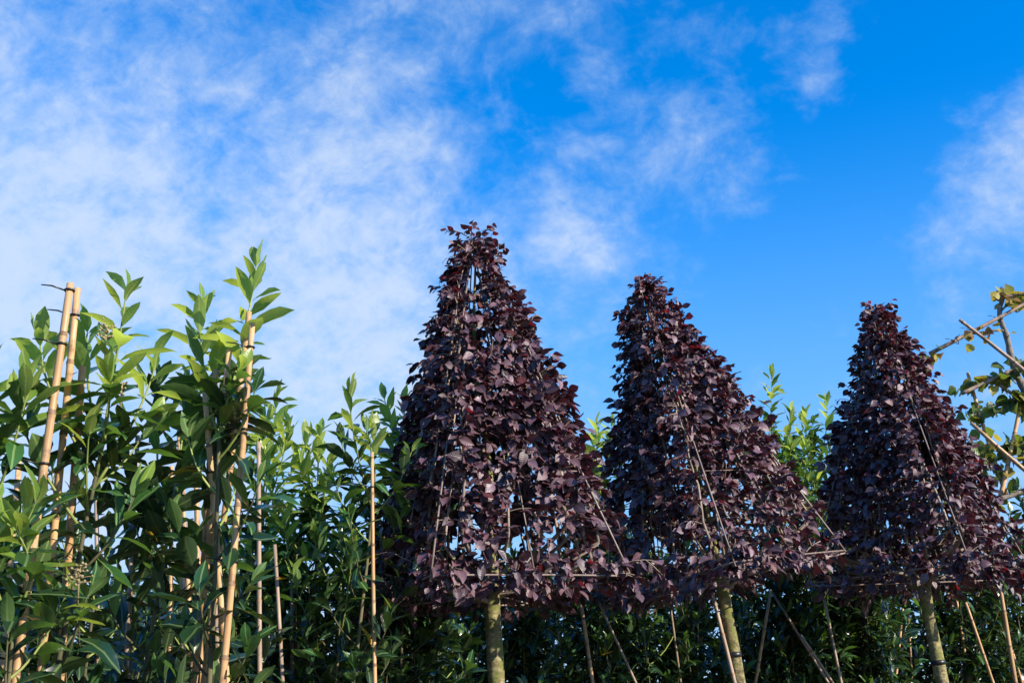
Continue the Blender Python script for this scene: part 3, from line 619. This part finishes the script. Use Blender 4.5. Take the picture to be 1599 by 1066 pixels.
# ------------------------------------------------------------------ espalier tree and its cane trellis
EY = 8.9
base = np.array([at(1655, 900, EY)[0], EY, 0.0]); er = empty('espalier_tree', base); tag(er, 'espalier tree with crooked grey limbs and yellowing broad leaves on a cane trellis', 'tree')
ef = Foliage('lime', er, base, 300, 10)
mb = MB(); tpx = [(1690, 1066), (1670, 900), (1652, 780), (1640, 700), (1612, 640)]
tr = [np.array([at(1690, 1066, EY)[0], EY, -.05])] + [at(a, b, EY) for a, b in tpx]; mb.tube(tr, [.07, .058, .05, .044, .038, .030], 12); mb.build('trunk', M['lime_bark'], er, origin=base)
def limb(pix, r0, r1, y0=0.0, y1=0.0):
    pts = np.array([at(a, b, EY + y0 + (y1-y0)*i/(len(pix)-1)) for i, (a, b) in enumerate(pix)])
    t = np.linspace(0, 1, len(pts)); tt = np.linspace(0, 1, len(pts)*3); pts2 = np.stack([np.interp(tt, t, pts[:, q]) for q in range(3)], 1)
    pts2[1:-1] = (pts2[:-2] + 2*pts2[1:-1] + pts2[2:])/4
    kn = 1 + .14*np.sin(np.arange(len(tt))*2.1)
    mb = MB(); mb.tube(pts2, np.linspace(r0, r1, len(tt))*kn, 9); mb.build('limb', M['lime_bark'], er, origin=base); return pts2
b1 = limb([(1612, 640), (1598, 604), (1585, 582), (1577, 548), (1571, 520), (1560, 496), (1562, 478), (1566, 466)], .034, .018)
b2 = limb([(1600, 616), (1590, 621), (1568, 629), (1540, 640), (1515, 650)], .020, .013, 0, .1)
b3 = limb([(1645, 745), (1599, 767), (1558, 780), (1520, 790)], .027, .016, 0, -.1)
b4 = limb([(1608, 560), (1580, 578), (1556, 590), (1528, 600), (1505, 607)], .016, .009, 0, .1)
b5 = limb([(1570, 516), (1550, 516), (1535, 518), (1516, 522)], .011, .006, 0, -.1)
b6 = limb([(1640, 680), (1610, 690), (1580, 692), (1555, 700)], .018, .010, 0, .1)
def spray(pts, n_, mats, L, up=-.4, seed=0):          # broad leaves hung along a limb
    r = np.random.default_rng(seed)
    for i in range(n_):
        t = r.uniform(0, len(pts)-1.001); j = int(t); p = pts[j] + (pts[j+1]-pts[j])*(t-j) + r.normal(0, .035, 3)
        d = np.array([r.normal(0, .8), r.normal(-.3, .6), up + r.normal(0, .5)])
        ef.add(p, d, r.normal(0, .6, 3) + [.2, -.4, .5], L*r.uniform(.6, 1.2), int(r.choice(mats)))
spray(b4, 64, [0, 0, 0, 0, 1], .12, -.5, 1); spray(b2, 64, [0, 0, 0, 0, 1], .12, -.5, 2); spray(b6, 60, [0, 0, 0, 1], .12, -.4, 3); spray(b3, 20, [0, 0, 1], .12, -.3, 4)
spray(b1[-3:], 12, [1, 1, 1, 2, 0], .12, .3, 5); spray(b5, 8, [1, 2, 1], .10, -.4, 6)
spray(np.array([at(1448, 560, EY-.1), at(1470, 548, EY-.1)]), 9, [1, 1, 0, 2], .11, -.4, 7); spray(np.array([at(1500, 525, EY-.1), at(1515, 520, EY-.1)]), 6, [1, 2, 2], .11, -.6, 8)
spray(np.array([at(1580, 462, EY), at(1605, 466, EY)]), 10, [1, 1, 0], .13, -.1, 9); spray(np.array([at(1545, 740, EY+.1), at(1599, 700, EY+.1)]), 24, [0, 0, 1], .12, -.3, 10)
spray(np.array([at(1530, 660, EY+.1), at(1545, 740, EY+.1)]), 26, [0, 0, 0, 1], .12, -.4, 11)
tl = empty('bamboo_trellis', at(1560, 765, EY)); tag(tl, 'crossed bamboo cane trellis carrying the yellowing espalier tree', 'trellis'); to = np.array(tl.location)
for (x0, y0, x1, y1, dy, r, old) in [(1452, 552, 1625, 461, -.06, .016, True), (1498, 499, 1640, 613, -.10, .016, True), (1502, 614, 1640, 548, -.02, .015, True), (1540, 587, 1640, 656, .05, .015, True),
                            (1511, 582, 1572, 775, .08, .016, False), (1516, 660, 1660, 782, -.12, .017, False), (1596, 618, 1556, 800, .04, .018, False), (1560, 466, 1660, 440, -.02, .014, True)]:
    a, b = at(x0, y0, EY+dy), at(x1, y1, EY+dy)
    if a[2] < b[2]: a, b = b, a
    o = cane(a, b, r, None, old=old, name='cane', mats=[M['bamboo_old' if old else 'bamboo'], M['node'], M['hollow']]); o.location = Vector(b - to); o.parent = tl
# legs that carry the trellis down to the ground
for px in (1540, 1680):
    a = at(px, 790, EY+.06); b = np.array([a[0]+.05, a[1]+.05, -.05]); o = cane(a + [0, 0, .25], b, .017, None, name='cane'); o.location = Vector(b - to); o.parent = tl
for (px, py, dy) in ((1494, 533, -.08), (1560, 497, -.05), (1518, 516, -.08), (1590, 470, -.03)): tie(tl, at(px, py, EY+dy) - to, np.array([.85, 0, .5]), .024, .09)

finish_foliage()
